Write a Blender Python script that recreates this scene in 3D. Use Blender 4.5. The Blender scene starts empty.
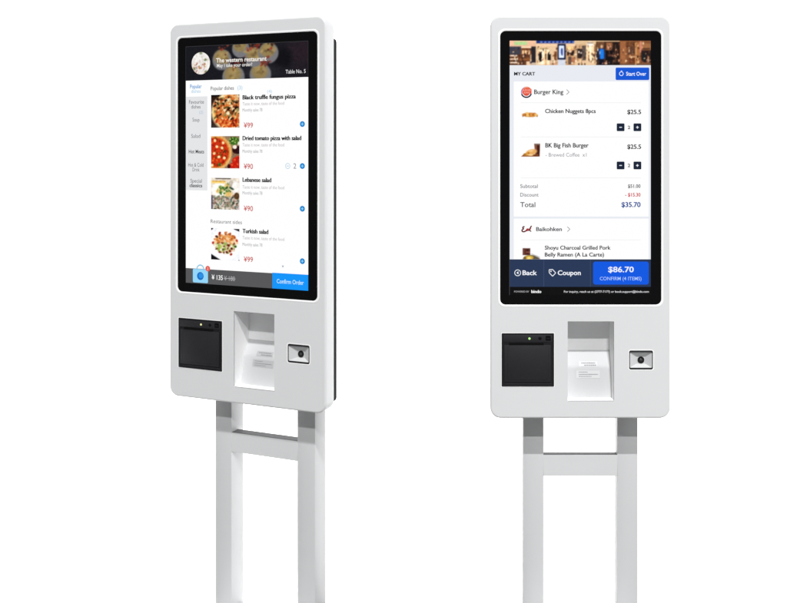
import bpy, bmesh, math, random
import numpy as np
from mathutils import Vector

scene = bpy.context.scene
COL = scene.collection
UNIT = 2.82e-3            # one layout unit of the kiosk front, in metres
UC, V0 = 580.35, 15.6     # layout centre line and top edge of the head

# ---------------------------------------------------------------- materials
def lin(c):
    c = c / 255.0
    return c / 12.92 if c <= 0.04045 else ((c + 0.055) / 1.055) ** 2.4
def rgb(t): return (lin(t[0]), lin(t[1]), lin(t[2]))

def mat(name, col, rough=0.5, spec=0.3, metal=0.0, bump=0.0, bscale=400.0, var=0.0, vscale=6.0, coat=0.0):
    m = bpy.data.materials.new(name); m.use_nodes = True
    nt = m.node_tree; b = nt.nodes['Principled BSDF']
    b.inputs['Base Color'].default_value = (*col, 1)
    b.inputs['Roughness'].default_value = rough
    b.inputs['Specular IOR Level'].default_value = spec
    b.inputs['Metallic'].default_value = metal
    b.inputs['Coat Weight'].default_value = coat
    tc = nt.nodes.new('ShaderNodeTexCoord')
    if bump:
        n = nt.nodes.new('ShaderNodeTexNoise'); n.inputs['Scale'].default_value = bscale
        n.inputs['Detail'].default_value = 3
        bp = nt.nodes.new('ShaderNodeBump'); bp.inputs['Strength'].default_value = bump
        bp.inputs['Distance'].default_value = 0.0006
        nt.links.new(tc.outputs['Object'], n.inputs['Vector'])
        nt.links.new(n.outputs['Fac'], bp.inputs['Height'])
        nt.links.new(bp.outputs['Normal'], b.inputs['Normal'])
    if var:
        n2 = nt.nodes.new('ShaderNodeTexNoise'); n2.inputs['Scale'].default_value = vscale
        n2.inputs['Detail'].default_value = 5
        mr = nt.nodes.new('ShaderNodeMapRange')
        mr.inputs['To Min'].default_value = 1 - var; mr.inputs['To Max'].default_value = 1 + var
        mx = nt.nodes.new('ShaderNodeMix'); mx.data_type = 'RGBA'; mx.blend_type = 'MULTIPLY'
        mx.inputs['Factor'].default_value = 1
        mx.inputs[6].default_value = (*col, 1)
        nt.links.new(tc.outputs['Object'], n2.inputs['Vector'])
        nt.links.new(n2.outputs['Fac'], mr.inputs['Value'])
        nt.links.new(mr.outputs['Result'], mx.inputs[7])
        nt.links.new(mx.outputs[2], b.inputs['Base Color'])
    return m

M = {
 'white':  mat('white_powder_coat', (0.70, 0.705, 0.71), 0.42, 0.30, bump=0.10, bscale=900, var=0.012, vscale=9),
 'post':   mat('post_powder_coat', (0.645, 0.65, 0.655), 0.45, 0.30, bump=0.10, bscale=900, var=0.015, vscale=9),
 'halo':   mat('bright_white_halo', (0.95, 0.95, 0.95), 0.35, 0.4),  # near-white colour that paints a bright outline around the openings
 'niche':  mat('niche_shade_lift_coat', (0.94, 0.942, 0.945), 0.5, 0.3, bump=0.08, bscale=900, var=0.01),  # wall colour lightened to lift the shade inside the niche
 'panel':  mat('panel_light_dimmed_coat', (0.56, 0.565, 0.57), 0.5, 0.3, bump=0.08, bscale=900, var=0.01),  # slope colour darkened to hold down the light falling on it
 'glass':  mat('black_bezel_glass', (0.0035, 0.0035, 0.004), 0.22, 0.10),
 'back':   mat('black_back_shell', (0.006, 0.006, 0.0065), 0.6, 0.08, bump=0.15, bscale=300, var=0.1),
 'printer':mat('black_printer_plastic', (0.011, 0.011, 0.013), 0.45, 0.25, bump=0.25, bscale=500, var=0.08, vscale=30),
 'printer_door':mat('dark_printer_door_plastic', (0.019, 0.019, 0.022), 0.5, 0.25, bump=0.25, bscale=500, var=0.10, vscale=25),
 'black':  mat('deep_black', (0.003, 0.003, 0.003), 0.6, 0.1),
 'frame':  mat('dark_scanner_frame', (0.02, 0.02, 0.022), 0.4, 0.3),
 'silver': mat('silver_scanner_plate', (0.60, 0.605, 0.61), 0.35, 0.4, metal=0.0, var=0.03, vscale=40),
 'lens':   mat('black_lens', (0.004, 0.004, 0.005), 0.08, 0.5, coat=0.5),
 'lens2':  mat('grey_lens_core', (0.05, 0.052, 0.055), 0.2, 0.5),
 'paper':  mat('label_film', (0.64, 0.645, 0.65), 0.5, 0.3),
 'greypaper': mat('grey_label_film', (0.46, 0.465, 0.47), 0.5, 0.3),
 'ink':    mat('grey_label_ink', (0.26, 0.26, 0.27), 0.6, 0.2),
 'cap':    mat('crossbar_shade_grey', (0.16, 0.16, 0.165), 0.6, 0.2, bump=0.1, bscale=900),  # dark tone standing in for shade under the head
 'steel':  mat('base_powder_coat', (0.66, 0.665, 0.67), 0.45, 0.3, bump=0.1, bscale=900),
 'floor':  mat('grey_studio_floor', (0.16, 0.16, 0.16), 0.6, 0.2, bump=0.2, bscale=60, var=0.12, vscale=2),
 'sweep':  mat('glowing_white_sweep', (0.92, 0.92, 0.92), 0.8, 0.1, var=0.01, vscale=2),
}
def led_mat(name, col, st):
    m = mat(name, (0.02, 0.02, 0.02)); b = m.node_tree.nodes['Principled BSDF']
    b.inputs['Emission Color'].default_value = (*col, 1); b.inputs['Emission Strength'].default_value = st
    return m
M['led_green'] = led_mat('green_led', (0.45, 1.0, 0.25), 1.3)
M['led_warm'] = led_mat('yellow_led', (0.95, 0.95, 0.45), 1.0)

def screen_mat():
    m = bpy.data.materials.new('lit_display'); m.use_nodes = True
    nt = m.node_tree; b = nt.nodes['Principled BSDF']
    a = nt.nodes.new('ShaderNodeAttribute'); a.attribute_name = 'Col'
    b.inputs['Base Color'].default_value = (0.004, 0.004, 0.004, 1)
    b.inputs['Roughness'].default_value = 0.25
    b.inputs['Specular IOR Level'].default_value = 0.10
    nt.links.new(a.outputs['Color'], b.inputs['Emission Color'])
    b.inputs['Emission Strength'].default_value = 1.0
    return m
M['screen'] = screen_mat()
b_ = M['sweep'].node_tree.nodes['Principled BSDF']       # glow added to keep the backdrop white and free of shadows
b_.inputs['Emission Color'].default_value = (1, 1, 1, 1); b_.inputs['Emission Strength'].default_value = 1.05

# ---------------------------------------------------------------- mesh helpers
def link(name, me, material, parent):
    o = bpy.data.objects.new(name, me); COL.objects.link(o)
    if material is not None: me.materials.append(material)
    if parent is not None: o.parent = parent
    return o

def from_bm(name, bm, material, parent, smooth=None):
    bmesh.ops.recalc_face_normals(bm, faces=bm.faces[:]) if smooth != 'keep' else None
    me = bpy.data.meshes.new(name); bm.to_mesh(me); bm.free()
    if smooth not in (None, 'keep'):
        for p in me.polygons: p.use_smooth = True
        me.set_sharp_from_angle(angle=math.radians(smooth))
    return link(name, me, material, parent)

def box_bm(bm, x0, x1, y0, y1, z0, z1, bevel=0.0, seg=2):
    b = bmesh.new()
    vs = [b.verts.new(p) for p in ((x0,y0,z0),(x1,y0,z0),(x1,y1,z0),(x0,y1,z0),(x0,y0,z1),(x1,y0,z1),(x1,y1,z1),(x0,y1,z1))]
    for f in ((0,3,2,1),(4,5,6,7),(0,1,5,4),(1,2,6,5),(2,3,7,6),(3,0,4,7)): b.faces.new([vs[i] for i in f])
    if bevel: bmesh.ops.bevel(b, geom=b.edges[:], offset=bevel, segments=seg, profile=0.5, affect='EDGES')
    me = bpy.data.meshes.new('tmp'); b.to_mesh(me); b.free()
    bm.from_mesh(me); bpy.data.meshes.remove(me)

def rr(x0, x1, z0, z1, r, n=8):
    """rounded rectangle, counter-clockwise seen from the viewer (-y)"""
    pts = []
    for cx, cz, a0 in ((x1-r, z0+r, -90), (x1-r, z1-r, 0), (x0+r, z1-r, 90), (x0+r, z0+r, 180)):
        for i in range(n+1):
            a = math.radians(a0 + 90*i/n); pts.append((cx + r*math.cos(a), cz + r*math.sin(a)))
    return pts

def loops_bm(bm, loops):
    """loops: list of vertex rings (same count), bridged in order"""
    prev = None; out = []
    for lp in loops:
        ring = [bm.verts.new(p) for p in lp]; out.append(ring)
        if prev:
            n = len(ring)
            for i in range(n):
                bm.faces.new((prev[i], prev[(i+1) % n], ring[(i+1) % n], ring[i]))
        prev = ring
    return out

# ---------------------------------------------------------------- lit screen layers (vertex colours)
class Layer:
    def __init__(s): s.v = []; s.f = []; s.c = []
    def poly(s, pts, col, y):
        b = len(s.v); s.v += [(p[0], y, p[1]) for p in pts]; s.c += [rgb(col)]*len(pts)
        s.f.append(tuple(range(b, b+len(pts))))
    def ring(s, outer, inner, col, y):
        b = len(s.v); n = len(outer)
        s.v += [(p[0], y, p[1]) for p in outer] + [(p[0], y, p[1]) for p in inner]; s.c += [rgb(col)]*(2*n)
        for i in range(n):
            j = (i+1) % n; s.f.append((b+i, b+j, b+n+j, b+n+i))
    def build(s, name, parent, material=None):
        me = bpy.data.meshes.new(name); me.from_pydata(s.v, [], s.f); me.update()
        at = me.attributes.new('Col', 'FLOAT_COLOR', 'POINT')
        at.data.foreach_set('color', np.array([(*c, 1.0) for c in s.c], dtype=np.float32).ravel())
        return link(name, me, material or M['screen'], parent)

_tc = {}
def text_geo(string, bold):
    key = (string, bold)
    if key not in _tc:
        cu = bpy.data.curves.new('t', 'FONT'); cu.body = string; cu.resolution_u = 3; cu.offset = bold
        o = bpy.data.objects.new('t', cu); COL.objects.link(o)
        dg = bpy.context.evaluated_depsgraph_get(); dg.update()
        me = bpy.data.meshes.new_from_object(o.evaluated_get(dg))
        v = [(p.co.x, p.co.y) for p in me.vertices]; f = [tuple(p.vertices) for p in me.polygons]
        # keep faces towards the viewer
        g = []
        for k in f:
            a = sum(v[k[i]][0]*v[k[(i+1) % len(k)]][1] - v[k[(i+1) % len(k)]][0]*v[k[i]][1] for i in range(len(k)))
            g.append(k if a >= 0 else k[::-1])
        bpy.data.objects.remove(o); bpy.data.curves.remove(cu); bpy.data.meshes.remove(me)
        _tc[key] = (v, g)
    return _tc[key]
CAP = None

class Screen:
    """draws on a kiosk front in layout units"""
    def __init__(s, K): s.K = K
    def P(s, u, v): return s.K.x(u), s.K.z(v)
    def rect(s, L, u0, v0, u1, v1, col, y, r=0.0):
        x0, z1 = s.P(u0, v0); x1, z0 = s.P(u1, v1)
        L.poly(rr(x0, x1, z0, z1, r*UNIT, 5) if r else [(x0,z0),(x1,z0),(x1,z1),(x0,z1)], col, s.K.y(y))
    def disc(s, L, u, v, r, col, y, inner=None, n=28, a0=0, a1=360):
        sx = s.K.sx
        a = [math.radians(a0 + (a1-a0)*i/n) for i in range(n if a1-a0 == 360 else n+1)]
        f = lambda q: [(s.K.x(u + q*math.cos(t)/sx), s.K.z(v - q*math.sin(t))) for t in a]
        if inner is None: L.poly(f(r), col, s.K.y(y))
        elif a1-a0 == 360: L.ring(f(r), f(inner), col, s.K.y(y))
        else:
            o, i = f(r), f(inner)
            for k in range(len(o)-1): L.poly([o[k], o[k+1], i[k+1], i[k]], col, s.K.y(y))
    def line(s, L, pts, w, col, y):
        for (a, b) in zip(pts[:-1], pts[1:]):
            d = math.hypot(b[0]-a[0], b[1]-a[1]) or 1; nx, ny = -(b[1]-a[1])/d*w/2, (b[0]-a[0])/d*w/2
            q = [(a[0]-nx, a[1]-ny), (a[0]+nx, a[1]+ny), (b[0]+nx, b[1]+ny), (b[0]-nx, b[1]-ny)]
            q = [s.P(*p) for p in q]
            ar = sum(q[i][0]*q[(i+1) % 4][1] - q[(i+1) % 4][0]*q[i][1] for i in range(4))
            L.poly(q if ar > 0 else q[::-1], col, s.K.y(y))
    def text(s, L, string, u0, u1, vc, cap, col, y, bold=0.0):
        if bold > .02:                       # heavy weights: two slightly shifted strokes keep the counters open
            d = (bold-.006)*cap*1.15
            s.text(L, string, u0-d*.5, u1-d*.5, vc, cap, col, y, .016); s.text(L, string, u0+d*.5, u1+d*.5, vc, cap, col, y-.00005, .016); return
        v, f = text_geo(string, bold)
        hv, _ = text_geo('H', bold)
        h0, h1 = min(p[1] for p in hv), max(p[1] for p in hv)
        a0, a1 = min(p[0] for p in v), max(p[0] for p in v)
        b = len(L.v)
        for p in v:
            u = u0 + (p[0]-a0)/(a1-a0)*(u1-u0); w = vc + cap/2 - (p[1]-h0)/(h1-h0)*cap
            L.v.append((s.K.x(u), s.K.y(y), s.K.z(w))); L.c.append(rgb(col))
        L.f += [tuple(b+i for i in k) for k in f]

# ---------------------------------------------------------------- little painter for the pictures shown on the screens
class Img:
    def __init__(s, w, h, bg):
        s.w, s.h = w, h
        s.a = np.empty((h, w, 3)); s.a[:] = bg
        yy, xx = np.mgrid[0:h, 0:w]; s.X = (xx+0.5)/w; s.Y = (yy+0.5)/h; s.asp = w/h
    def _mix(s, m, col):
        m = np.clip(m, 0, 1)[..., None]; s.a = s.a*(1-m) + np.array(col, float)*m
    def ell(s, cx, cy, rx, ry, col, rot=0, soft=0.12, al=1.0):
        dx, dy = (s.X-cx)*s.asp, s.Y-cy; c, q = math.cos(rot), math.sin(rot)
        d = np.sqrt(((dx*c+dy*q)/(rx*s.asp))**2 + ((-dx*q+dy*c)/ry)**2)
        s._mix((1-d)/soft*al if al == 1 else np.clip((1-d)/soft, 0, 1)*al, col)
    def ringe(s, cx, cy, rx, ry, t, col, soft=0.06):
        d = np.sqrt(((s.X-cx)/rx)**2 + ((s.Y-cy)/ry)**2); s._mix((t-abs(d-1))/soft, col)
    def box(s, x0, y0, x1, y1, col, al=1.0):
        e = 0.6
        mx = np.clip(np.minimum((s.X-x0), (x1-s.X))*s.w/e+0.5, 0, 1); my = np.clip(np.minimum((s.Y-y0), (y1-s.Y))*s.h/e+0.5, 0, 1)
        s._mix(mx*my*al, col)
    def tri(s, pts, col):
        m = np.ones_like(s.X)
        n = len(pts)
        ar = sum(pts[i][0]*pts[(i+1) % n][1]-pts[(i+1) % n][0]*pts[i][1] for i in range(n))
        if ar < 0: pts = pts[::-1]
        for i in range(n):
            (ax, ay), (bx, by) = pts[i], pts[(i+1) % n]
            d = ((bx-ax)*(s.Y-ay)-(by-ay)*(s.X-ax))/max(1e-6, math.hypot(bx-ax, by-ay))
            m = np.minimum(m, np.clip(d*s.h+0.5, 0, 1))
        s._mix(m, col)
    def noise(s, amp, rng, mask=1.0):
        n = rng.normal(0, 1, (s.h, s.w, 1)); n = (n + np.roll(n, 1, 0) + np.roll(n, 1, 1) + np.roll(n, (1, 1), (0, 1)))/2
        s.a = s.a + n*amp*mask
    def blur(s, k=1):
        for _ in range(k):
            p = np.pad(s.a, ((1,1),(1,1),(0,0)), 'edge')
            s.a = (p[1:-1,1:-1]*4 + p[:-2,1:-1] + p[2:,1:-1] + p[1:-1,:-2] + p[1:-1,2:])/8
    def done(s): return np.clip(s.a, 0, 255)

def photo(S, name, parent, img, u0, v0, u1, v1, y, disc=False):
    a = img.done() if isinstance(img, Img) else img
    h, w = a.shape[:2]; K = S.K
    L = Layer()
    def c_at(fx, fy):
        i = min(h-1, max(0, int(fy*h))); j = min(w-1, max(0, int(fx*w))); return rgb(a[i, j])
    if disc:
        cu, cv, r, R_, N = (u0+u1)/2, (v0+v1)/2, (v1-v0)/2, 14, 44
        L.v.append((K.x(cu), K.y(y), K.z(cv))); L.c.append(c_at(.5, .5))
        for i in range(1, R_+1):
            for j in range(N):
                t = 2*math.pi*j/N; q = r*i/R_
                L.v.append((K.x(cu+q*math.cos(t)/K.sx), K.y(y), K.z(cv-q*math.sin(t)))); L.c.append(c_at(.5+.5*i/R_*math.cos(t), .5+.5*i/R_*math.sin(t)))
        for j in range(N):
            k = (j+1) % N; L.f.append((0, 1+k, 1+j))
            for i in range(R_-1):
                b = 1+i*N; d = b+N; L.f.append((b+j, b+k, d+k, d+j))
        L.f = [f[::-1] for f in L.f]
    else:
        for i in range(h+1):
            for j in range(w+1):
                L.v.append((K.x(u0+(u1-u0)*j/w), K.y(y), K.z(v0+(v1-v0)*i/h))); L.c.append(c_at((j-.5)/w if j else 0, (i-.5)/h if i else 0))
        for i in range(h):
            for j in range(w):
                b = i*(w+1)+j; L.f.append((b+w+1, b+w+2, b+1, b))
    return L.build(name, parent)

def pick(rng, pal): return pal[int(rng.integers(len(pal)))]

def img_truffle_pizza():
    g = np.random.default_rng(3); m = Img(56, 60, (62, 40, 30))
    m.ell(.62, .52, .66, .60, (205, 190, 165)); m.ell(.62, .50, .62, .56, (238, 205, 130)); m.ell(.66, .48, .58, .50, (205, 120, 60))
    for _ in range(210):
        x, y = g.uniform(.1, 1), g.uniform(0, .98)
        if ((x-.64)/.58)**2 + ((y-.48)/.52)**2 > 1: continue
        low = y > .72
        pal = [(205,90,40),(190,60,25),(222,130,70),(235,170,110),(120,40,20)] if low else [(238,208,165),(225,180,120),(178,98,52),(120,66,34),(96,88,46),(66,38,22),(210,120,66),(150,140,90),(245,225,190)]
        m.ell(x, y, g.uniform(.03, .11), g.uniform(.025, .06), pick(g, pal), g.uniform(0, 3.1), .4)
    for _ in range(14): m.ell(g.uniform(.2,.95), g.uniform(.1,.75), .07, .035, pick(g,[(52,44,26),(70,72,36),(40,20,14)]), g.uniform(0,3), .5)
    m.box(0, 0, .28, .05, (30, 22, 20)); m.tri([(0,.84),(.22,1),(0,1)], (70, 62, 58)); m.noise(9, g); m.blur(1); m.a = (m.a-128)*1.16+122; return m

def img_tomato_pizza():
    g = np.random.default_rng(8); m = Img(56, 60, (150, 124, 100))
    for k in range(6): m.box(.5, .5+k*.03, 1, .51+k*.03, (120, 98, 80))
    m.ell(.92, .42, .2, .13, (60, 22, 28)); m.ell(.8, .14, .19, .13, (70, 112, 44))
    for _ in range(26): m.ell(g.uniform(.62,.98), g.uniform(.03,.27), .05, .022, pick(g, [(120,160,70),(50,84,30),(160,190,110),(40,60,30)]), g.uniform(0,3), .4)
    m.ell(.83, .33, .075, .065, (240, 232, 218)); m.ell(.97, .22, .05, .06, (225, 220, 205))
    for x, y, r in ((.86,.76,.13),(.76,.92,.12),(.96,.9,.11),(.93,.66,.07)):
        m.ell(x, y, r, r*.95, (196, 44, 24)); m.ell(x-.03, y-.04, r*.45, r*.35, (228, 96, 60), 0, .6)
    m.ell(.62,.93,.06,.08,(70,20,16))
    m.ell(.16, .50, .60, .58, (232, 184, 116)); m.ell(.15, .50, .54, .525, (206, 140, 72)); m.ell(.14, .50, .50, .485, (198, 62, 26))
    for _ in range(90):
        x, y = g.uniform(0,.62), g.uniform(.02,.98)
        if ((x-.14)/.48)**2+((y-.5)/.46)**2 > 1: continue
        m.ell(x, y, g.uniform(.02,.05), g.uniform(.02,.04), pick(g, [(170,36,16),(216,84,36),(228,110,50),(140,40,18),(110,64,24),(90,96,36)]), g.uniform(0,3), .5)
    for x, y in ((.13,.13),(.2,.32),(.38,.36),(.1,.53),(.27,.64),(.46,.67),(.3,.88),(.03,.9),(.42,.2)): m.ell(x, y, .062, .052, (250, 228, 176), g.uniform(0,3), .4)
    for x, y in ((.47,.45),(.5,.5),(.44,.48)): m.ell(x, y, .05, .03, (96, 58, 24), g.uniform(0,3), .5)
    m.ell(.3,.87,.05,.06,(60,100,40)); m.noise(8, g); m.blur(1); m.a = (m.a-128)*1.16+122; return m

def img_grain_salad():
    g = np.random.default_rng(5); m = Img(56, 60, (226, 216, 202))
    m.box(.15, 0, .7, .03, (120,110,100)); m.ell(.3,.4,.3,.3,(250,246,240)); m.box(0,.08,.5,.17,(240,208,128)); m.box(.03,.08,.5,.11,(200,150,60))
    m.ell(.7,.2,.08,.14,(196,186,174)); m.ell(.86,.28,.14,.2,(240,236,230))
    for x,y,r in ((.35,.35,.14),(.55,.25,.12),(.22,.42,.08),(.6,.5,.18)): m.ell(x,y,r,r,(226,190,120),0,.6)
    for _ in range(46): m.ell(g.normal(.45,.12), g.normal(.38,.09), g.uniform(.03,.07), g.uniform(.015,.035), pick(g,[(60,104,44),(86,132,60),(40,72,36),(132,160,92)]), g.uniform(0,3), .5)
    m.ell(.72,.32,.1,.03,(52,76,62),.5)
    for _ in range(260): m.ell(g.uniform(0,1), g.uniform(.55,1), g.uniform(.02,.06), g.uniform(.02,.045), pick(g,[(86,92,74),(150,150,124),(196,170,160),(120,132,96),(54,50,48),(214,206,190),(150,110,96),(98,116,108)]), g.uniform(0,3), .5)
    m.ell(.9,.56,.1,.12,(96,70,44)); m.box(0,.55,.05,1,(106,98,120)); m.tri([(.9,1),(1,.8),(1,1)],(214,190,190)); m.noise(10,g); m.blur(2); m.a = (m.a-128)*1.16+122; return m

def img_plate_salad():
    g = np.random.default_rng(11); m = Img(56, 60, (236, 238, 242))
    m.ell(.5,.48,.52,.56,(250,250,252)); m.tri([(0,.82),(.34,1),(0,1)],(28,28,34)); m.tri([(.78,0),(1,0),(1,.08)],(44,40,44)); m.tri([(0,0),(.07,0),(0,.06)],(36,36,40)); m.box(.96,.96,1,1,(40,40,48))
    m.ell(.5,.46,.42,.34,(226,206,170),0,.3)
    for _ in range(190):
        t, r = g.uniform(0,6.28), math.sqrt(g.uniform(0,1)); x, y = .5+.42*r*math.cos(t), .45+.33*r*math.sin(t)
        pal = [(204,126,64),(226,160,98),(172,84,40),(240,204,160)] if y < .45 else [(240,236,220),(150,170,90),(196,204,140),(120,44,30),(226,206,180)]
        m.ell(x, y, g.uniform(.03,.085), g.uniform(.025,.055), pick(g,pal), g.uniform(0,3), .5)
    for x,y,c in ((.3,.14,(150,36,26)),(.2,.26,(66,44,26)),(.9,.36,(190,60,36)),(.06,.46,(176,44,40)),(.6,.52,(116,24,26)),(.66,.7,(150,40,36)),(.55,.74,(104,44,24)),(.72,.62,(96,30,30)),(.7,.8,(170,60,40)),(.42,.66,(90,110,50)),(.85,.55,(70,100,44)),(.32,.55,(170,190,90)),(.28,.62,(150,190,80))):
        m.ell(x,y,.06,.045,c,g.uniform(0,3),.4)
    m.noise(6,g); m.blur(1); m.a = (m.a-128)*1.16+122; return m

def img_avatar():
    g = np.random.default_rng(2); m = Img(40, 40, (240, 236, 230))
    for _ in range(70):
        x, y = g.uniform(0,1), g.uniform(0,1)
        m.ell(x, y, g.uniform(.04,.1), g.uniform(.03,.08), pick(g,[(180,124,84),(200,150,100),(120,104,70),(250,248,244),(238,226,210),(210,180,190),(150,70,60)] if y<.55 else [(252,250,248),(244,240,236),(250,250,250),(226,214,206)]), g.uniform(0,3), .5)
    for x,y in ((.75,.65),(.5,.95),(.15,.25),(.78,.12)): m.ell(x,y,.09,.08,(116,128,84),0,.5)
    m.noise(9,g); m.blur(1); return m

def img_eggs():
    g = np.random.default_rng(6); m = Img(230, 62, (14, 14, 22)); A = 230/62
    m.ell(.95,.3,.22,.7,(30,20,28),0,.8); m.ell(.8,.45,.09,.4,(4,4,10),0,.5); m.ell(.6,.8,.3,.3,(30,30,36),0,.9)
    def egg(cx, cy, r, rot=0):
        m.ell(cx, cy, r, r*A*1.0, (104,104,108), 0, .12); m.ell(cx-.006, cy-.09, r*.86, r*A*.78, (128,110,70), 0, .35); m.ell(cx-.006, cy-.16, r*.5, r*A*.4, (146,124,78), 0, .8)
        for _ in range(7): m.ell(cx+g.normal(0,r*.35), cy-.1+g.normal(0,r*A*.3), .022, .05, pick(g,[(150,128,80),(112,92,52),(140,120,84),(96,78,50)]), g.uniform(0,3), .6)
    for cx, cy, r in ((.305,.42,.085),(.4,.93,.098),(.62,.88,.092),(.46,.12,.075),(.57,.38,.08),(.685,.28,.085)): egg(cx, cy, r)
    for cx, cy in ((.31,.06),(.54,.08),(.6,.1),(.49,.5),(.63,.58),(.66,.5),(.7,.08),(.4,.56)):
        for _ in range(9): m.ell(cx+g.normal(0,.018), cy+g.normal(0,.07), g.uniform(.008,.02), g.uniform(.02,.06), pick(g,[(122,30,20),(140,56,34),(64,14,14),(34,16,14),(104,64,34)]), g.uniform(0,3), .9)
    for _ in range(12): m.ell(g.uniform(.84,1), g.uniform(0,.8), .006, .03, (54,24,32), 0, .8)
    m.a = m.a*1.14; m.noise(3,g); m.blur(2); return m

def img_shop():
    g = np.random.default_rng(9); m = Img(230, 42, (206, 176, 140)); W = 141.3
    def b(u0, v0, u1, v1, c, al=1.0): m.box((u0-509.7)/W, (v0-40.5)/24.5, (u1-509.7)/W, (v1-40.5)/24.5, c, al)
    def e(u, v, ru, rv, c, s=.4): m.ell((u-509.7)/W, (v-40.5)/24.5, ru/W, rv/24.5, c, 0, s)
    b(509,40,535,47,(222,178,150)); b(514,41,527,44.5,(168,200,140)); b(509,46,521,54,(66,66,78)); b(521,47,533,54,(120,72,44)); b(509,54,530,65,(96,60,40))
    for v in (54.5,58,61.5): b(510,v,517,v+1.4,(232,214,196))
    for u in (522,524.5,528): b(u,50,u+1.6,53.6,(244,206,160))
    b(521,46.4,531,47.6,(236,214,180)); b(531,46,535.5,64,(44,40,46)); b(530,62,536,65,(190,170,150)); b(519,58,530,60,(140,90,56)); b(526,61,530,65,(220,190,160))
    b(535.5,42,575,46,(226,192,158)); b(536,40,574,43,(34,54,120)); 
    for u in range(540,574,4): b(u,41,u+2.2,42.3,(150,170,220), .8)
    b(536,46,556,65,(214,184,150)); b(538,49,549,64,(238,220,186)); b(541.4,50,543,64,(250,238,214)); b(544.5,50,546.5,65,(206,160,110)); b(537,47.5,548,49,(170,150,110))
    for u, h in ((540,9),(549,9)): b(u-1.6,53.5,u+1.6,53.5+h*.7,(28,24,26)); e(u,53,1.4,2,(40,30,28))
    b(545,54,546,59,(90,60,40)); b(556,46,558,65,(200,160,120)); b(554,51,556.6,60,(110,66,40)); b(550,60,557,65,(196,160,130))
    b(557.4,43.6,565.4,59,(28,36,66)); b(558.6,45,564,57.4,(206,218,240)); e(561.5,51,1.4,4.5,(74,92,160)); b(561.6,48,562.6,55,(40,50,110)); e(561,47,1.0,1.4,(60,70,130))
    b(557.5,59,565.4,65,(196,200,212)); b(565.4,46,577,65,(190,150,110)); b(567,46,573,49,(236,206,150)); b(567,50,574,55,(52,36,34)); b(568,56,571,64,(90,74,70)); b(571,57,577,62,(170,110,80)); e(570,51,2,1.6,(220,190,160))
    b(575,44,586,65,(196,160,124)); b(577,48,582,58,(60,46,42)); e(578.6,51.5,1,1.2,(240,230,220)); e(581,52.5,.8,1,(235,220,210)); b(582,45,586,60,(96,84,78))
    b(586,46,594,64,(236,208,168)); b(589.6,46,591,62,(250,232,204)); e(590,43.5,4,2.8,(236,228,218)); b(587,42,593,43,(120,100,84)); b(594,44,597,65,(150,110,76))
    b(575,60,600,65,(214,184,150)); 
    for u in (578,581,584): b(u,62.5,u+1.4,65,(90,70,56))
    b(596,41,620,65,(70,48,38)); b(597,41,604,48,(110,76,52)); b(606,42,612,50,(146,96,62))
    e(601.5,46,1.5,2,(206,170,140)); b(598,48,604.8,58,(26,60,120)); b(600,48.5,603.6,58.5,(36,116,206)); b(599,58,603.6,65,(20,22,40)); b(596.6,49,598.4,60,(30,34,50))
    e(609,46.5,2.2,2.6,(206,150,120)); b(605.5,50,613,60,(22,18,22)); b(608,54,613,56,(90,60,50)); b(606,60,612,65,(30,26,32)); e(605.6,63,2,1.4,(220,180,150)); b(613,42,619.6,65,(40,28,26)); b(614.6,44,616,62,(80,56,44))
    b(619.6,40,652,65,(128,84,56)); b(620,41,626,65,(152,100,66)); b(626,41,636,46,(108,70,46)); b(628,46,635,54,(96,66,52)); b(629,56,637,57,(226,190,150)); e(632.6,52,.7,1.8,(250,236,220)); b(629,57,636,63,(110,62,40)); b(635,42,637,64,(190,140,90)); b(637,42,640,65,(164,110,70)); b(639.6,41,641.6,52,(196,130,110)); b(641,50,651,62,(46,34,34)); b(642,43,651,49,(150,104,70)); b(642,47.5,650,49,(90,60,44)); e(648,60,2,2.4,(176,140,116)); b(643,53,645,60,(24,40,44)); b(620,63,651,65,(110,80,60))
    for u0, u1, v0, v1, n, pal in ((510,531,47,64,46,[(40,30,34),(236,206,168),(150,96,60),(90,60,44),(250,226,196),(60,56,70)]),
                                   (536,557,46,64,44,[(250,234,204),(170,120,80),(60,44,40),(226,186,140),(110,70,46),(240,210,170)]),
                                   (565,600,45,64,90,[(60,40,34),(244,214,170),(120,76,50),(36,28,30),(210,150,104),(250,236,214),(150,104,76)]),
                                   (600,620,43,64,50,[(30,22,26),(110,66,46),(60,40,36),(206,150,116),(20,16,22),(90,60,50)]),
                                   (620,651,42,64,64,[(90,54,36),(170,112,74),(60,38,32),(206,150,104),(40,30,30),(140,90,60),(236,204,166)])):
        for _ in range(n): e(g.uniform(u0,u1), g.uniform(v0,v1), g.uniform(.35,1.1), g.uniform(.6,2.2), pick(g,pal), .6)
    b(557.4,43.6,565.4,59,(24,30,58)); b(558.6,45,564,57.4,(210,222,244)); e(561.5,51,1.3,4.3,(74,92,160)); b(561.6,48,562.6,55,(36,46,106))
    b(600,48.5,603.6,58.5,(32,120,214), .85); e(601.6,46.4,1.2,1.7,(206,170,140)); b(539.6,53.5,541.2,61,(24,20,22)); e(548.6,55,1.1,3,(30,24,24))
    m.a = (m.a-128)*1.2+136; m.noise(4,g); m.blur(2); return m

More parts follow.
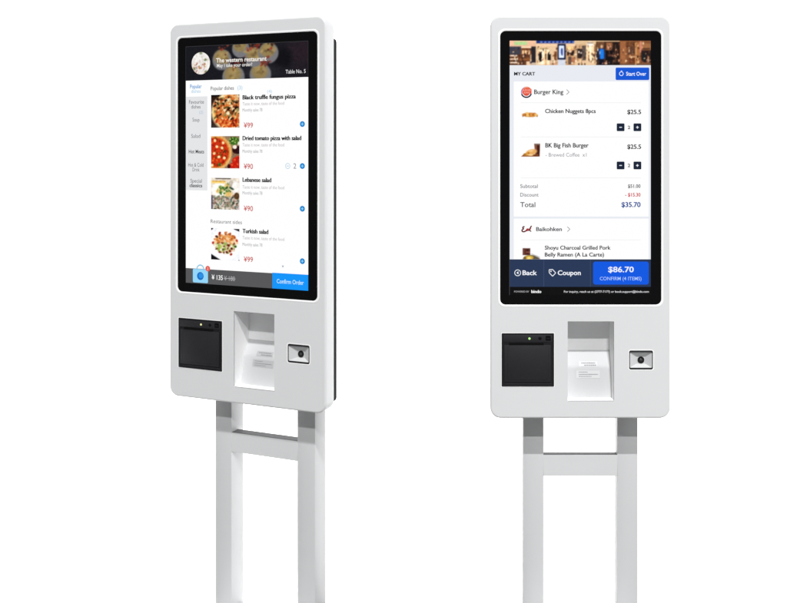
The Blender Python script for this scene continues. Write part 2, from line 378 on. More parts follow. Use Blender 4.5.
def img_nuggets():
    g = np.random.default_rng(4); m = Img(34, 14, (255,255,255))
    m.ell(.5,.62,.48,.36,(196,126,50),0,.2)
    for x,y in ((.16,.6),(.34,.42),(.38,.7),(.56,.52),(.74,.5),(.86,.66),(.62,.76)): m.ell(x,y,.14,.24,pick(g,[(222,148,62),(236,176,90),(206,124,48),(244,196,110)]),g.uniform(-.5,.5),.5)
    for x,y in ((.25,.6),(.47,.6),(.68,.62),(.1,.8),(.92,.8)): m.ell(x,y,.04,.16,(140,76,30),.3,.6)
    m.blur(1); return m
def img_burger():
    m = Img(40, 28, (255,255,255))
    m.tri([(.68,.02),(1,.02),(.96,.96),(.74,.96)],(96,44,26)); m.box(.84,.05,.92,.9,(60,20,14)); m.box(.68,.02,.99,.1,(120,96,84)); m.box(.72,.1,.8,.5,(150,86,58))
    m.tri([(0,.97),(.16,.72),(.9,.8),(.86,.97)],(150,84,40)); m.ell(.54,.62,.34,.24,(232,172,96),-.2,.3); m.ell(.5,.54,.2,.12,(248,206,140),-.3,.6); m.ell(.32,.74,.2,.14,(226,160,70),-.5,.4)
    m.ell(.2,.8,.09,.1,(176,120,30),0,.5); m.ell(.5,.84,.22,.08,(250,214,150),0,.5); m.ell(.74,.88,.18,.08,(110,50,24),0,.5); m.ell(.38,.7,.06,.06,(160,90,30),0,.6); m.blur(1); return m
def img_ramen():
    m = Img(40, 26, (255,255,255))
    m.box(.02,.02,.42,.62,(84,40,32)); m.box(.06,.02,.12,.6,(120,64,50)); m.box(.24,.08,.3,.5,(50,16,16)); m.box(.2,.3,.42,.4,(150,90,74))
    m.ell(.45,1.05,.46,.5,(90,78,60),0,.2); m.ell(.38,.9,.3,.3,(226,184,60),0,.4); m.ell(.36,.86,.12,.12,(250,232,150),0,.6); m.ell(.14,.9,.1,.2,(120,90,40),0,.5); m.ell(.74,1.0,.24,.28,(96,84,72),0,.4); m.ell(.2,.72,.08,.08,(200,160,70),0,.6)
    for k in range(10): m.ell(.5+.045*k, .5+.03*k, .03, .03, (150,140,130),0,.6)
    m.blur(1); return m

# ---------------------------------------------------------------- kiosk
YB = 0.111      # depth from the head's front face to the stand's centre (the Empty's place)
class Kiosk:
    def __init__(s, label, loc, yaw, sx, d_post, bar_v, top):
        s.sx, s.top = sx, top
        r = bpy.data.objects.new('self_service_kiosk', None); COL.objects.link(r)
        r.empty_display_size = 0.2
        r.rotation_euler = (0, 0, -yaw)
        r.location = (loc[0] + math.sin(yaw)*YB, loc[1] + math.cos(yaw)*YB, 0)
        r['label'] = label; r['category'] = 'ordering kiosk'; r['group'] = 'self-service ordering kiosks on two-post stands'
        s.root = r; s.d_post = d_post; s.bar_v = bar_v
    def x(s, u): return (u-UC)*UNIT*s.sx
    def z(s, v): return s.top - (v-V0)*UNIT
    def y(s, d): return d - YB
    def rr(s, u0, v0, u1, v1, r, n=8): return rr(s.x(u0), s.x(u1), s.z(v1), s.z(v0), r*UNIT, n)
    def at(s, pts, d): return [(p[0], s.y(d), p[1]) for p in pts]

    HOLE_SCREEN = (498.0, 28.7, 663.4, 306.9, 6.6)
    HOLE_PRINT = (500.7, 332.2, 555.0, 387.5, 1.0)
    HOLE_NICHE = (567.7, 321.4, 614.0, 401.2, 0.5)
    HOLE_SCAN = (628.0, 349.4, 654.0, 370.6, 2.4)

    def body(K):
        root = K.root
        # --- housing: hollow rounded shell, front panel with four openings
        bm = bmesh.new(); R = 5.0e-3
        O = (490.2, 15.6, 670.5, 418.5)
        def loop(inset, d):
            i = inset/UNIT; return K.at(rr(K.x(O[0])+inset, K.x(O[2])-inset, K.z(O[3])+inset, K.z(O[1])-inset, 30e-3-inset, 10), d)
        ls = [loop(2.0e-3, 0.047), loop(0.5e-3, 0.0465), loop(0, 0.045)]
        for k in range(0, 6):
            a = math.radians(90*k/5); ls.append(loop(R*(1-math.cos(a)), R*(1-math.sin(a))))
        rings = loops_bm(bm, ls)
        fe = []
        outer = rings[-1]
        for i in range(len(outer)): fe.append(bm.edges.get((outer[i], outer[(i+1) % len(outer)])))
        for h, dep in ((K.HOLE_SCREEN, .004), (K.HOLE_PRINT, .006), (K.HOLE_NICHE, .004), (K.HOLE_SCAN, .006)):
            pts = K.rr(*h)
            hr = [bm.verts.new(p) for p in K.at(pts, 0.0)]
            for i in range(len(hr)): fe.append(bm.edges.new((hr[i], hr[(i+1) % len(hr)])))
            hb = [bm.verts.new(p) for p in K.at(pts, dep)]
            n = len(hr)
            for i in range(n): bm.faces.new((hr[i], hb[i], hb[(i+1) % n], hr[(i+1) % n]))
        bmesh.ops.triangle_fill(bm, use_beauty=True, use_dissolve=False, edges=fe, normal=(0, -1, 0))
        bm.faces.ensure_lookup_table()
        for e in fe: e.smooth = False
        bmesh.ops.recalc_face_normals(bm, faces=bm.faces[:])
        me = bpy.data.meshes.new('housing'); bm.to_mesh(me); bm.free()
        sharp = [e.use_edge_sharp for e in me.edges]
        for p in me.polygons: p.use_smooth = True
        me.set_sharp_from_angle(angle=math.radians(30))
        for e, q in zip(me.edges, sharp):
            if q: e.use_edge_sharp = True
        link('housing', me, M['white'], root)
        # --- black rear shell
        bm = bmesh.new()
        pts = lambda i: rr(K.x(O[0])+.0008+i, K.x(O[2])-.0008-i, K.z(O[3])+.020+i, K.z(O[1])-.058-i, .012-i, 5)
        rg = loops_bm(bm, [K.at(pts(.0), .0475), K.at(pts(0), .064), K.at(pts(.0008), .0651), K.at(pts(.0018), .0655)])
        hole = [bm.verts.new(p) for p in K.at(K.rr(565.5, 319, 616, 404, .5, 2), .0655)]
        box = [bm.verts.new(p) for p in K.at(K.rr(565.5, 319, 616, 404, .5, 2), .0795)]
        es = [bm.edges.get((rg[-1][i], rg[-1][(i+1) % len(rg[-1])])) for i in range(len(rg[-1]))]
        n = len(hole)
        for i in range(n): bm.faces.new((hole[i], hole[(i+1) % n], box[(i+1) % n], box[i]))
        bm.faces.new(box)
        es += [bm.edges.get((hole[i], hole[(i+1) % n])) for i in range(n)]
        bmesh.ops.triangle_fill(bm, use_beauty=True, use_dissolve=False, edges=es, normal=(0, 1, 0))
        back = from_bm('rear_shell', bm, M['back'], root, 30)
        bm = bmesh.new()
        for zz in np.linspace(K.z(180), K.z(90), 12):
            box_bm(bm, -.10*K.sx, .10*K.sx, K.y(.0657), K.y(.0667), zz-.003, zz+.003)
        from_bm('vent_slats', bm, M['black'], back)
        # --- stand
        d = K.d_post; s = K.post_s
        uL0, uL1, uR0, uR1 = K.post_u
        bt, bb = K.bar_v
        for a, b in ((uL0, uL1), (uR0, uR1)):
            bm = bmesh.new()
            box_bm(bm, K.x(a), K.x(b), K.y(d), K.y(d+s), .0125, K.z(190), .0016, 2)
            from_bm('post', bm, M['post'], root, 40)
        bm = bmesh.new()
        box_bm(bm, K.x(uL1)-.0004, K.x(uR0)+.0004, K.y(d)+.0003, K.y(d)+K.bar_d, K.z(bb), K.z(bt)-.0014, .0006, 1)
        cb = from_bm('crossbar', bm, M['post'], root, 40)
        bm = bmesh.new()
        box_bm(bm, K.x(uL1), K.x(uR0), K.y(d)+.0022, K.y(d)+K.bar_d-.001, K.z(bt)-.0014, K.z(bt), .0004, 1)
        from_bm('top_shade_strip', bm, M['cap'], cb, 40)  # added dark strip painting the head's shade onto the crossbar top
        bm = bmesh.new()
        box_bm(bm, K.x(uL0)+.004, K.x(uR1)-.004, K.y(.0668), K.y(d)-.0002, K.z(312), K.z(195), .002, 2)
        from_bm('mounting_plate', bm, M['back'], root, 40)
        bm = bmesh.new()
        rg = loops_bm(bm, [[(p[0], p[1]*1.0, .0) for p in rr(-.172*K.sx+.006, .186*K.sx, -.27, .034, .012, 6)],
                           [(p[0], p[1], .010) for p in rr(-.172*K.sx+.006, .186*K.sx, -.27, .034, .012, 6)],
                           [(p[0], p[1], .012) for p in rr(-.170*K.sx+.006, .184*K.sx, -.268, .032, .010, 6)]])
        bm.faces.new(rg[-1]); bm.faces.new(rg[0][::-1])
        from_bm('base_plate', bm, M['steel'], root, 40)

    def touchscreen(K):
        bm = bmesh.new()
        g = (500.1, 30.8, 661.3, 304.8, 5.6)
        a = K.at(K.rr(*g), .0022); b = K.at(K.rr(*g), .0040)
        rg = loops_bm(bm, [b, a]); bm.faces.new(rg[1])
        ts = from_bm('touchscreen', bm, M['glass'], K.root)
        ts['label'] = 'black glass touchscreen with a lit ordering page'
        # added chamfered ring painting a bright edge trim between glass and housing
        bm = bmesh.new()
        h = K.HOLE_SCREEN
        o1 = K.rr(h[0]+.05, h[1]+.05, h[2]-.05, h[3]-.05, h[4]); o2 = K.rr(h[0]+.45, h[1]+.45, h[2]-.45, h[3]-.45, h[4]-.4)
        i2 = K.rr(g[0]-.35, g[1]-.35, g[2]+.35, g[3]+.35, g[4]+.35); i1 = K.rr(*g)
        loops_bm(bm, [K.at(o1, .0035), K.at(o1, -.0002), K.at(o2, -.0007), K.at(i2, -.0003), K.at(i1, .0004), K.at(i1, .0032)])
        from_bm('screen_halo', bm, M['halo'], ts, 50)
        return ts

    def rim(K, parent, name, o, i, m, d0=-.0004, d1=.003, n=6):
        bm = bmesh.new()
        loops_bm(bm, [K.at(K.rr(*o, n), d1), K.at(K.rr(*o, n), d0), K.at(K.rr(*i, n), d0), K.at(K.rr(*i, n), d1)])
        return from_bm(name, bm, m, parent)

    def bx(K, u0, v0, u1, v1, d0, d1, bevel=.0006, bm=None):
        bm = bm or bmesh.new()
        box_bm(bm, K.x(u0), K.x(u1), K.y(d0), K.y(d1), K.z(v1), K.z(v0), bevel, 2); return bm

    def knob(K, name, u, v, r, d0, d1, m, parent, n=20):
        bm = bmesh.new()
        c = lambda q: [(K.x(u)+q*UNIT*math.cos(2*math.pi*i/n), K.z(v)+q*UNIT*math.sin(2*math.pi*i/n)) for i in range(n)]
        rg = loops_bm(bm, [K.at(c(r), d1), K.at(c(r), d0+.0004), K.at(c(r*.86), d0)]); bm.faces.new(rg[-1])
        return from_bm(name, bm, m, parent, 40)

    def printer(K, led):
        # body frame: outer bezel with a raised rim
        bm = bmesh.new(); o = (501.7, 333.2, 554.0, 386.5, .8)
        f = lambda i: K.rr(o[0]+i, o[1]+i, o[2]-i, o[3]-i, o[4])
        rg = loops_bm(bm, [K.at(f(0), .006), K.at(f(0), -.0012), K.at(f(.3), -.0018), K.at(f(.9), -.0018), K.at(f(1.2), -.0008)])
        bm.faces.new(rg[-1])
        pr = from_bm('receipt_printer', bm, M['printer'], K.root, 25)
        K.rim(pr, 'printer_halo', (500.8, 332.3, 554.9, 387.4, .9), (501.65, 333.15, 554.05, 386.55, .8), M['halo'])  # added ring painting a bright outline round the printer
        bm = K.bx(503.2, 334.8, 552.4, 342.3, -.0022, 0, .0008)
        from_bm('control_strip', bm, M['printer_door'], pr, 40)
        bm = K.bx(504.2, 344.9, 550.8, 382.2, -.0030, 0, .0012)
        d = from_bm('paper_door', bm, M['printer_door'], pr, 40)
        bm = K.bx(507.6, 346.6, 548.4, 379.6, -.0036, -.0028, .0007)
        from_bm('door_panel', bm, M['printer_door'], d, 40)
        bm = K.bx(509.0, 343.0, 543.6, 344.9, -.0034, 0, .0002)
        from_bm('paper_slot', bm, M['black'], pr)
        bm = K.bx(504.6, 383.4, 551.6, 384.4, -.0020, 0, .0003)
        from_bm('tear_bar', bm, M['printer_door'], pr)
        K.knob('indicator_light', 529.4, 338.4, 1.1, -.0030, -.001, M[led], pr)
        K.knob('feed_button', 539.9, 338.2, 1.7, -.0026, -.001, M['black'], pr)
        K.knob('status_dot', 534.6, 338.6, .55, -.0024, -.001, M['frame'], pr)
        bm = bmesh.new()
        K.bx(545.6, 335.6, 550.6, 340.6, -.0026, -.001, .0004, bm)
        pb = from_bm('power_button', bm, M['black'], pr)
        bm = K.bx(546.6, 338.0, 549.6, 338.5, -.0029, -.0020, 0)
        from_bm('button_mark', bm, M['printer_door'], pb)

    NPROF = ((321.4, .078), (357.0, .078), (371.5, .053), (401.2, .036))
    def nd(K, v):
        for (a, da), (b, db) in zip(K.NPROF[:-1], K.NPROF[1:]):
            if a <= v <= b: return da + (db-da)*(v-a)/(b-a)
        return K.NPROF[-1][1]
    def niche(K, grey):
        bm = bmesh.new(); u0, v0, u1, v1 = K.HOLE_NICHE[:4]
        # smooth the kinks slightly by sampling the profile
        vs = [321.4, 340, 354.5, 356.2, 357.6, 359.2, 362, 366, 369.5, 371.2, 372.8, 375, 380, 390, 401.2]
        def dd(v):
            return sum(K.nd(min(401.2, max(321.4, v+t))) for t in (-1.6, -.8, 0, .8, 1.6))/5 if 340 < v < 395 else K.nd(v)
        L = [(K.x(u0), K.y(dd(v)), K.z(v)) for v in vs]; R_ = [(K.x(u1), K.y(dd(v)), K.z(v)) for v in vs]
        lv = [bm.verts.new(p) for p in L]; rv = [bm.verts.new(p) for p in R_]
        fl = [bm.verts.new((K.x(u0), K.y(.0005), K.z(v))) for v in vs]; fr = [bm.verts.new((K.x(u1), K.y(.0005), K.z(v))) for v in vs]
        for i in range(len(vs)-1):
            if vs[i+1] <= 356.3: bm.faces.new((lv[i], lv[i+1], rv[i+1], rv[i]))
            bm.faces.new((fl[i], fl[i+1], lv[i+1], lv[i])); bm.faces.new((rv[i], rv[i+1], fr[i+1], fr[i]))
        bm.faces.new((fl[0], lv[0], rv[0], fr[0])); bm.faces.new((lv[-1], fl[-1], fr[-1], rv[-1]))
        for f in bm.faces: f.smooth = True
        me_o = from_bm('card_reader_niche', bm, M['niche'], K.root, 25)
        bm = bmesh.new()
        a = [bm.verts.new(p) for p, v in zip(L, vs) if v >= 356.1]; b = [bm.verts.new(p) for p, v in zip(R_, vs) if v >= 356.1]
        for i in range(len(a)-1): bm.faces.new((a[i], a[i+1], b[i+1], b[i]))
        from_bm('reader_panel', bm, M['panel'], me_o, 60)
        # two small stickers on the sloping panel
        def sheet(name, u0, v0, u1, v1, m, parent, off):
            bm = bmesh.new(); n = max(2, int((v1-v0)/.6)); a = []; b = []
            for i in range(n+1):
                v = v0+(v1-v0)*i/n
                a.append(bm.verts.new((K.x(u0), K.y(dd(v)-off), K.z(v)))); b.append(bm.verts.new((K.x(u1), K.y(dd(v)-off), K.z(v))))
            for i in range(n): bm.faces.new((a[i], a[i+1], b[i+1], b[i]))
            return from_bm(name, bm, m, parent)
        g = random.Random(4)
        l1 = sheet('reader_sticker', 581.6, 366.6, 600.4, 371.4, M['greypaper'] if grey else M['paper'], me_o, .0005)
        l2 = sheet('notice_sticker', 578.6, 375.0, 602.6, 382.4, M['greypaper'] if grey else M['paper'], me_o, .0005)
        # rows of unreadably small print
        def rows(par, rws):
            bm = bmesh.new()
            for u0, u1, v, h in rws:
                u = u0
                while u < u1:
                    w = g.uniform(.7, 1.7); 
                    n = 2; a = []; b = []
                    for i in range(n+1):
                        vv = v+h*i/n
                        a.append(bm.verts.new((K.x(u), K.y(dd(vv)-.0008), K.z(vv)))); b.append(bm.verts.new((K.x(min(u+w, u1)), K.y(dd(vv)-.0008), K.z(vv))))
                    for i in range(n): bm.faces.new((a[i], a[i+1], b[i+1], b[i]))
                    u += w + .35
            from_bm('small_print', bm, M['ink'], par)
        rows(l1, ((584, 598.5, 367.6, .9), (587, 599.4, 369.5, 1.0)))
        rows(l2, ((581, 590, 376.2, .6), (581, 600.6, 378.4, .7), (581, 594, 380.4, .6)))

    def scanner(K):
        o = (629.1, 350.5, 652.9, 369.5, 1.7)
        bm = bmesh.new()
        f = lambda i, j: K.rr(o[0]+i, o[1]+j, o[2]-i, o[3]-j, max(.3, o[4]-i), 5)
        rg = loops_bm(bm, [K.at(f(0, 0), .010), K.at(f(0, 0), -.0006), K.at(f(.25, .35), -.0010), K.at(f(.8, 1.75), -.0010), K.at(f(.8, 1.75), .011)])
        sc = from_bm('code_scanner', bm, M['frame'], K.root, 25)
        K.rim(sc, 'scanner_halo', (628.05, 349.45, 653.95, 370.55, 2.4), (629.05, 350.45, 652.95, 369.55, 1.75), M['halo'])  # added ring, a painted bright outline round the scanner
        # silver funnel plate
        bm = bmesh.new(); p0 = rr(K.x(629.9), K.x(652.1), K.z(367.75), K.z(352.25), .0006, 1); p1 = rr(K.x(637.2), K.x(645.8), K.z(364.6), K.z(357.4), .0006, 1)
        rg = loops_bm(bm, [K.at(p0, .0006), K.at(p1, .0105)]); bm.faces.new(rg[-1])
        pl = from_bm('scanner_plate', bm, M['silver'], sc)
        ln = K.knob('lens', 641.6, 360.7, 3.4, .0085, .0106, M['lens'], sc, 28)
        K.knob('lens_core', 641.6, 360.7, 1.3, .0081, .0092, M['lens2'], ln, 18)

Y1, Y2, Y3, Y4, Y5 = .0019, .0017, .0015, .0013, .0011   # stacking of the lit layers on the glass

def right_ui(K, ts):
    S = Screen(K); L = Layer()
    S.rect(L, 509.7, 65, 650.9, 259.4, (232,235,242), Y1)
    S.rect(L, 513.8, 81.3, 648.8, 216.6, (254,254,254), Y2, .6); S.rect(L, 513.8, 218.6, 648.8, 259.3, (254,254,254), Y2, .6)
    S.rect(L, 509.7, 286.9, 650.9, 295.2, (2,2,3), Y1)
    S.rect(L, 509.3, 259.4, 509.75, 295.2, (70,72,78), Y2)
    for v in (102.3, 136.6, 177.6): S.rect(L, 521, v, 641, v+.5, (236,237,240), Y3)
    S.rect(L, 521, 239.7, 641, 240.2, (236,237,240), Y3)
    T = lambda *a, **k: S.text(L, *a, **k)
    dk = (48,50,58)
    T('MY CART', 514.2, 535.1, 73.6, 3.5, (14,14,20), Y2, bold=.055)
    T('Burger King', 534.2, 563.4, 91.7, 4.6, dk, Y3, bold=.022); S.line(L, [(566.6,89.4),(569.2,91.9),(566.6,94.4)], .55, (110,112,120), Y3)
    T('Chicken Nuggets 8pcs', 545.2, 595.8, 110.9, 4.2, (30,32,40), Y3, bold=.034); T('$25.5', 627.4, 641.2, 111.8, 4.4, (26,28,36), Y3, bold=.036)
    T('BK Big Fish Burger', 545.4, 588.6, 145.2, 4.4, (30,32,40), Y3, bold=.034); T('$25.5', 627.4, 641.2, 146.6, 4.4, (26,28,36), Y3, bold=.036)
    T('- Brewed Coffee  x1', 545.6, 586.6, 154.7, 3.7, (136,138,146), Y3)
    T('2', 627.9, 630.3, 127.3, 3.4, (20,22,30), Y3, bold=.035); T('2', 627.9, 630.3, 165.4, 3.4, (20,22,30), Y3, bold=.035)
    T('Subtotal', 520.3, 537.8, 186.1, 3.7, (108,110,118), Y3, bold=.008); T('$51.00', 628.0, 640.6, 186.1, 3.5, (70,72,80), Y3, bold=.02)
    T('Discount', 520.3, 538.6, 194.7, 3.7, (108,110,118), Y3, bold=.008); T('- $15.30', 625.3, 640.6, 194.7, 3.6, (206,24,48), Y3, bold=.024)
    T('Total', 520.3, 535.4, 204.6, 4.9, (58,60,68), Y3, bold=.012); T('$35.70', 621.6, 640.6, 204.6, 5.0, (8,70,150), Y3, bold=.036)
    T('Baikohken', 536.2, 561.9, 229.1, 4.0, (56,58,66), Y3, bold=.03); S.line(L, [(567.4,226.8),(570.0,229.2),(567.4,231.6)], .55, (110,112,120), Y3)
    T('Shoyu Charcoal Grilled Pork', 544.9, 610.7, 247.7, 4.0, (34,36,44), Y3, bold=.03)
    T('Belly Ramen (A La Carte)', 544.9, 604.1, 254.6, 4.0, (34,36,44), Y3, bold=.03)
    T('POWERED BY', 514.2, 529.2, 291.7, 1.7, (190,190,194), Y2); T('bindo', 531.4, 541.3, 291.6, 3.0, (255,255,255), Y2, bold=.04)
    T('For inquiry, reach us at (2777-7177) or book.support@bindo.com', 564, 649.0, 291.7, 2.1, (226,226,230), Y2, bold=.01)
    L.build('display', ts)
    photo(S, 'header_photo', ts, img_shop(), 509.7, 40.5, 650.9, 65, Y1)
    photo(S, 'food_photo', ts, img_nuggets(), 521, 110.2, 538.4, 117.2, Y3)
    photo(S, 'food_photo', ts, img_burger(), 521, 143.4, 540.2, 156.8, Y3)
    photo(S, 'food_photo', ts, img_ramen(), 522, 248, 541, 259.3, Y3)
    # round burger shop logo
    G = Layer()
    S.disc(G, 526.4, 92.0, 5.4, (150,128,206), Y3, inner=4.5, n=24, a0=80, a1=205)
    S.disc(G, 526.4, 92.2, 5.7, (30,32,62), Y5, inner=4.3, n=24, a0=200, a1=345); S.disc(G, 526.4, 92.2, 4.3, (252,250,250), Y5, inner=3.6, n=24, a0=205, a1=340)
    S.disc(G, 526.8, 91.2, 4.7, (232,104,72), Y4, n=20, a0=18, a1=162)
    S.rect(G, 522.2, 88.6, 531.6, 93.6, (232,84,62), Y4, .8)
    S.disc(G, 526.8, 92.0, 4.3, (224,84,64), Y4, n=20, a0=198, a1=342)
    S.text(G, 'BURGER', 522.7, 531.0, 90.0, 1.7, (250,176,160), Y5, bold=.03); S.text(G, 'KING', 523.9, 529.9, 92.5, 1.7, (250,176,160), Y5, bold=.03)
    S.line(G, [(523.6,88.3),(526,87.2),(528.4,87.2)], .5, (250,190,160), Y5)
    G.build('shop_logo', ts)
    # red brush-script logo
    G = Layer()
    r1, r2 = (96,20,26), (170,50,60)
    S.line(G, [(524.6,226.6),(523.0,226.9),(522.6,228.1),(524.0,228.7),(522.4,229.4),(521.8,231.0),(523.4,231.9),(525.6,231.2),(526.8,229.9)], 1.35, r1, Y4)
    S.line(G, [(526.6,230.0),(527.6,228.6),(528.4,229.6),(527.4,230.8),(526.4,230.6)], 1.3, r2, Y4)
    S.line(G, [(531.6,225.8),(530.0,228.4),(528.8,231.0)], 1.25, r1, Y4); S.line(G, [(528.6,229.2),(531.2,228.6)], 1.0, r2, Y4); S.line(G, [(529.8,229.6),(531.0,231.8)], 1.0, r1, Y4)
    G.build('shop_logo', ts)
    # buttons
    B = Layer(); S.rect(B, 615.7, 67.4, 649.4, 79.9, (12,86,214), Y3, 1.2)
    S.text(B, 'Start Over', 626.2, 646.3, 73.6, 3.9, (240,246,255), Y4, bold=.016)
    S.disc(B, 621.4, 73.6, 2.2, (240,246,255), Y4, inner=1.6, n=22, a0=110, a1=420); S.line(B, [(621.2,72.2),(621.2,70.6),(622.6,71.4)], .6, (240,246,255), Y4)
    B.build('start_over_button', ts)
    for v in (123.3, 161.5):
        for u, plus in ((616.8, 0), (633.6, 1)):
            B = Layer(); S.rect(B, u, v, u+7.8, v+7.8, (20,32,54), Y3, .9)
            S.rect(B, u+2.6, v+3.5, u+5.2, v+4.3, (236,240,248), Y4)
            if plus: S.rect(B, u+3.5, v+2.6, u+4.3, v+5.2, (236,240,248), Y5)
            B.build('quantity_button', ts)
    B = Layer(); S.rect(B, 509.8, 259.4, 650.9, 286.9, (37,54,86), Y2)
    for u in (543.6, 590.2): S.rect(B, u, 259.6, u+.5, 286.8, (58,78,112), Y3)
    wt = (240,243,250)
    S.disc(B, 517.7, 272.9, 3.3, wt, Y3, inner=2.6); S.line(B, [(516.8,272.9),(518.6,271.6)], .6, wt, Y3); S.line(B, [(516.8,272.9),(518.6,274.2)], .6, wt, Y3); S.disc(B, 517.8, 272.9, .8, wt, Y4)
    S.text(B, 'Back', 522.6, 537.0, 272.8, 4.8, wt, Y3, bold=.03)
    S.line(B, [(549.2,269.7),(552.6,269.5),(555.8,273.0),(552.6,276.3),(549.3,272.8),(549.2,269.7)], .75, wt, Y3); S.disc(B, 551.0, 271.4, .7, wt, Y3)
    S.text(B, 'Coupon', 557.8, 580.8, 272.8, 4.8, wt, Y3, bold=.03)
    B.build('navigation_bar', ts)
    B = Layer(); S.rect(B, 593.2, 261.7, 648.9, 284.6, (8,88,226), Y3, 2.4)
    S.text(B, '$86.70', 608.3, 633.8, 269.5, 5.6, (236,242,255), Y4, bold=.03); S.text(B, 'CONFIRM (4 ITEMS)', 599.9, 641.6, 278.6, 3.5, (170,200,255), Y4, bold=.006)
    B.build('confirm_button', ts)

def left_ui(K, ts):
    S = Screen(K); L = Layer(); T = lambda *a, **k: S.text(L, *a, **k)
    S.rect(L, 510.0, 77.1, 651.1, 279.2, (254,254,254), Y1)
    S.rect(L, 510.2, 94.4, 536.0, 195.0, (228,229,231), Y2)
    S.rect(L, 510.0, 40.2, 651.1, 40.6, (62,62,66), Y3); S.rect(L, 650.8, 40.2, 651.2, 77, (58,52,56), Y3); S.rect(L, 509.8, 40.2, 510.2, 77, (50,52,58), Y3)
    bl, gy = (36,140,206), (88,90,96)
    T('Popular', 515.2, 529.2, 83.4, 4.2, bl, Y2, bold=.012); T('dishes', 516.6, 527.8, 88.5, 3.8, (150,200,228), Y2)
    T('Popular dishes', 540, 567.4, 86.1, 4.0, (88,88,94), Y2, bold=.008); T('(3)', 571.6, 577.2, 86, 4.0, (140,196,226), Y2)
    T('(4)', 605.6, 611.0, 90.7, 3.2, (168,204,226), Y2)
    T('Favourite', 514, 532, 100.1, 4.0, gy, Y3); T('dishes', 516.6, 527.8, 105.3, 3.8, gy, Y3); T('(2)', 526.4, 530.9, 111.2, 3.2, (160,190,214), Y3)
    T('Soup', 518.2, 526.6, 119.2, 4.0, gy, Y3); T('Salad', 516.6, 527.6, 136.7, 4.0, (104,106,112), Y3); T('Hot Meats', 513.6, 532.2, 153.4, 4.0, (56,58,64), Y3, bold=.016)
    T('Hot & Cold', 513.0, 531.4, 167.7, 4.0, gy, Y3); T('Drink', 518.2, 526.6, 172.8, 4.0, (100,100,106), Y3); T('Special', 515.6, 529.4, 184.8, 4.0, (80,82,88), Y3); T('classics', 514.6, 529.9, 189.8, 3.8, (40,42,46), Y3, bold=.03)
    bk = (14,14,16)
    for name, u1, vt, vd, ve, price, vp in (('Black truffle fungus pizza', 637.6, 96.4, 103.2, 109.7, '¥99', 125.7), ('Dried tomato pizza with salad', 643.6, 139.2, 146.2, 152.9, '¥90', 168.8),
                                     ('Lebanese salad', 610.3, 182.8, 190.4, 196.6, '¥90', 212.9), ('Turkish salad', 607.0, 236.6, 243.6, 250.6, '¥99', 266.2)):
        T(name, 577.4, u1-.3, vt, 4.5, bk, Y2, bold=.022); T(name, 577.75, u1+.05, vt, 4.5, bk, Y3, bold=.022)
        T('Taste it now, taste of the food', 577.4, 624.7, vd, 3.3, (178,170,174), Y2); T('Monthly sales 78', 577.4, 600.1, ve, 3.3, (150,150,158), Y2)
        T(price, 578.8, 589.4, vp, 5.4, (200,70,66), Y2, bold=.010)
    T('Restaurant sides', 540, 576.7, 227.6, 3.9, (108,110,116), Y2, bold=.004)
    T('2', 634.9, 638.0, 167.9, 5.4, (130,126,130), Y2); T('x', 622.0, 624.4, 271, 2.6, (96,130,160), Y2, bold=.02)
    S.disc(L, 628.6, 168, 2.9, (150,196,222), Y2, inner=2.4); S.rect(L, 627.2, 167.7, 630.0, 168.3, (150,196,222), Y2)
    L.build('display', ts)
    H = photo(S, 'header_photo', ts, img_eggs(), 510.0, 40.4, 651.1, 77.1, Y1)
    A = photo(S, 'profile_photo', ts, img_avatar(), 516.3, 46.9, 540.1, 70.7, Y3, disc=True)
    B = Layer(); S.text(B, 'The western restaurant', 546.5, 605.0, 56.5, 4.7, (244,240,234), Y3, bold=.02); B.build('header_text', ts)
    B = Layer(); S.text(B, 'May I take your order?', 547.4, 588.6, 62.0, 3.7, (236,234,230), Y3, bold=.012); B.build('header_text', ts)
    B = Layer(); S.text(B, 'Table No. 5', 626.3, 648.3, 71.0, 3.9, (226,226,228), Y3, bold=.008)
    B.build('header_text', ts)
    for im, v0, v1 in ((img_truffle_pizza(), 93.1, 128.0), (img_tomato_pizza(), 137.0, 171.1), (img_grain_salad(), 181.3, 214.7), (img_plate_salad(), 234.8, 268.3)):
        photo(S, 'food_photo', ts, im, 540.5, v0, 573.8, v1, Y2)
    for v in (125.0, 167.9, 211.5, 265.1):
        B = Layer(); S.disc(B, 644.7, v, 3.0, (26,134,208), Y2); S.rect(B, 643.2, v-.35, 646.2, v+.35, (150,214,250), Y3); S.rect(B, 644.35, v-1.5, 645.05, v+1.5, (150,214,250), Y4)
        B.build('add_button', ts)
    B = Layer(); S.rect(B, 510.0, 279.1, 611.4, 294.9, (86,86,88), Y2)
    S.text(B, '¥ 135', 541.2, 554.4, 287.2, 5.0, (250,250,250), Y3, bold=.012); S.text(B, '¥ 180', 556, 568.6, 287.5, 4.8, (176,176,178), Y3); S.rect(B, 555.4, 287.3, 569.2, 287.8, (190,190,192), Y4)
    B.build('total_bar', ts)
    B = Layer(); S.rect(B, 611.4, 278.6, 651.1, 294.9, (10,148,250), Y2); S.text(B, 'Confirm Order', 616.4, 646.3, 287.0, 4.4, (206,238,255), Y3, bold=.010)
    B.build('confirm_button', ts)
    B = Layer()
    S.disc(B, 527.7, 279.4, 5.0, (138,198,230), Y4, inner=3.7, n=24, a0=-14, a1=194)
    S.rect(B, 518.6, 279.4, 536.8, 294.0, (146,214,250), Y3, 1.4)
    S.disc(B, 527.7, 286.8, 4.3, (20,110,196), Y4); S.disc(B, 528.4, 286.4, 2.8, (36,144,232), Y5)
    S.disc(B, 536.6, 278.4, 3.0, (226,92,82), Y4); S.text(B, '2', 535.8, 537.4, 278.4, 2.6, (255,226,220), Y5)
    B.build('shopping_bag_icon', ts)

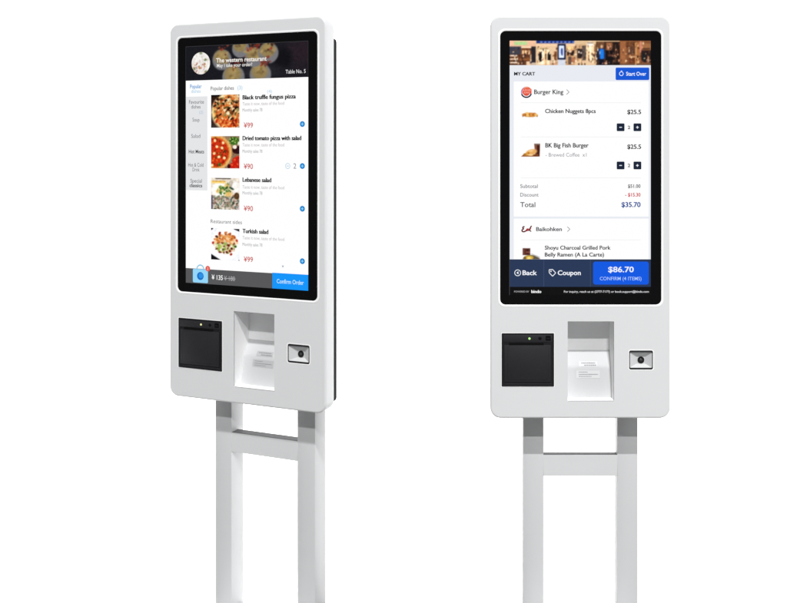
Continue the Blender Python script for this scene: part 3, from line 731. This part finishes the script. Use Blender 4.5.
def make(label, loc, yaw, sx, d_post, bar_v, post_u, top, ui, led, grey):
    K = Kiosk(label, loc, yaw, sx, d_post, bar_v, top); K.post_u = post_u; K.post_s = .062 if grey else .046; K.bar_d = .034 if grey else .022
    K.body(); ts = K.touchscreen(); ui(K, ts); K.printer(led); K.niche(grey); K.scanner()
    return K

make('white ordering kiosk turned aside, its screen a restaurant menu with pizza and salad photos',
     (-0.6361, 2.6595), 0.36902, 1.0731, .080, (460.0, 481.4), (526.6, 546.2, 623.4, 643.4), 1.450+.3691, left_ui, 'led_warm', True)
make('white ordering kiosk facing straight ahead, screen a shopping cart with dark blue bottom bar',
     ((UC-460)*UNIT, 2.538), 0.0, 1.0, .101, (467.1, 489.4), (525.7, 546.9, 623.5, 644.8), 1.450+.36492, right_ui, 'led_green', False)

# ---------------------------------------------------------------- setting
def sheet(name, pts, m, kind='structure'):
    """pts: (y, z) profile swept along x"""
    bm = bmesh.new(); X = 12.0; a = [bm.verts.new((-X, y, z)) for y, z in pts]; b = [bm.verts.new((X, y, z)) for y, z in pts]
    for i in range(len(pts)-1): bm.faces.new((a[i], b[i], b[i+1], a[i+1]))
    for f in bm.faces: f.smooth = True
    me = bpy.data.meshes.new(name); bm.to_mesh(me); bm.free()
    o = link(name, me, m, None); o['kind'] = kind; return o
sheet('floor', [(-14, -.004), (3.0, -.004)], M['floor'])
R_ = 1.4; yw = 6.4
prof = [(2.80, 0.0)] + [(yw-R_, 0.0)] + [(yw-R_+R_*math.sin(math.radians(a)), R_-R_*math.cos(math.radians(a))) for a in range(6, 91, 6)] + [(yw, 4.2)]
sheet('backdrop', prof, M['sweep'])

# ---------------------------------------------------------------- light
w = bpy.data.worlds.new('World'); scene.world = w; w.use_nodes = True
w.node_tree.nodes['Background'].inputs[0].default_value = (0.98, 0.99, 1.0, 1); w.node_tree.nodes['Background'].inputs[1].default_value = 0.16

def area(name, loc, target, sx, sy, power, col=(1, 1, 1)):
    l = bpy.data.lights.new(name, 'AREA'); l.shape = 'RECTANGLE'; l.size = sx; l.size_y = sy; l.energy = power; l.color = col
    o = bpy.data.objects.new(name, l); COL.objects.link(o); o.location = loc
    o.rotation_euler = (Vector(target)-Vector(loc)).to_track_quat('-Z', 'Y').to_euler(); return o
tgt = Vector((-.15, 2.6, .75))
def key(name, elev, az, dist, power):
    e, a = math.radians(elev), math.radians(az)
    d = Vector((math.sin(a)*math.cos(e), -math.cos(a)*math.cos(e), math.sin(e)))
    area(name, tgt+d*dist, tgt, 1.7, .17, power)
key('low_strip_light', 40.2, 6, 20, 1700)
key('high_strip_light', 53.5, 6, 20, 3120)
area('side_softbox', (3.6, 1.5, 1.9), (-.4, 2.7, 1.1), 1.6, 2.2, 30)

# ---------------------------------------------------------------- camera
cam = bpy.data.cameras.new('camera'); co = bpy.data.objects.new('camera', cam); COL.objects.link(co)
co.location = (0, 0, 1.450); co.rotation_euler = (math.radians(90), 0, 0)
cam.sensor_width = 36.0; cam.lens = 900/787*36.0
cam.shift_x = -(460-393.5)/787; cam.shift_y = -(301.5-145)/787
cam.clip_start = .05; cam.clip_end = 200
scene.camera = co

scene.view_settings.view_transform = 'Standard'; scene.view_settings.look = 'None'
scene.view_settings.exposure = 0; scene.view_settings.gamma = 1
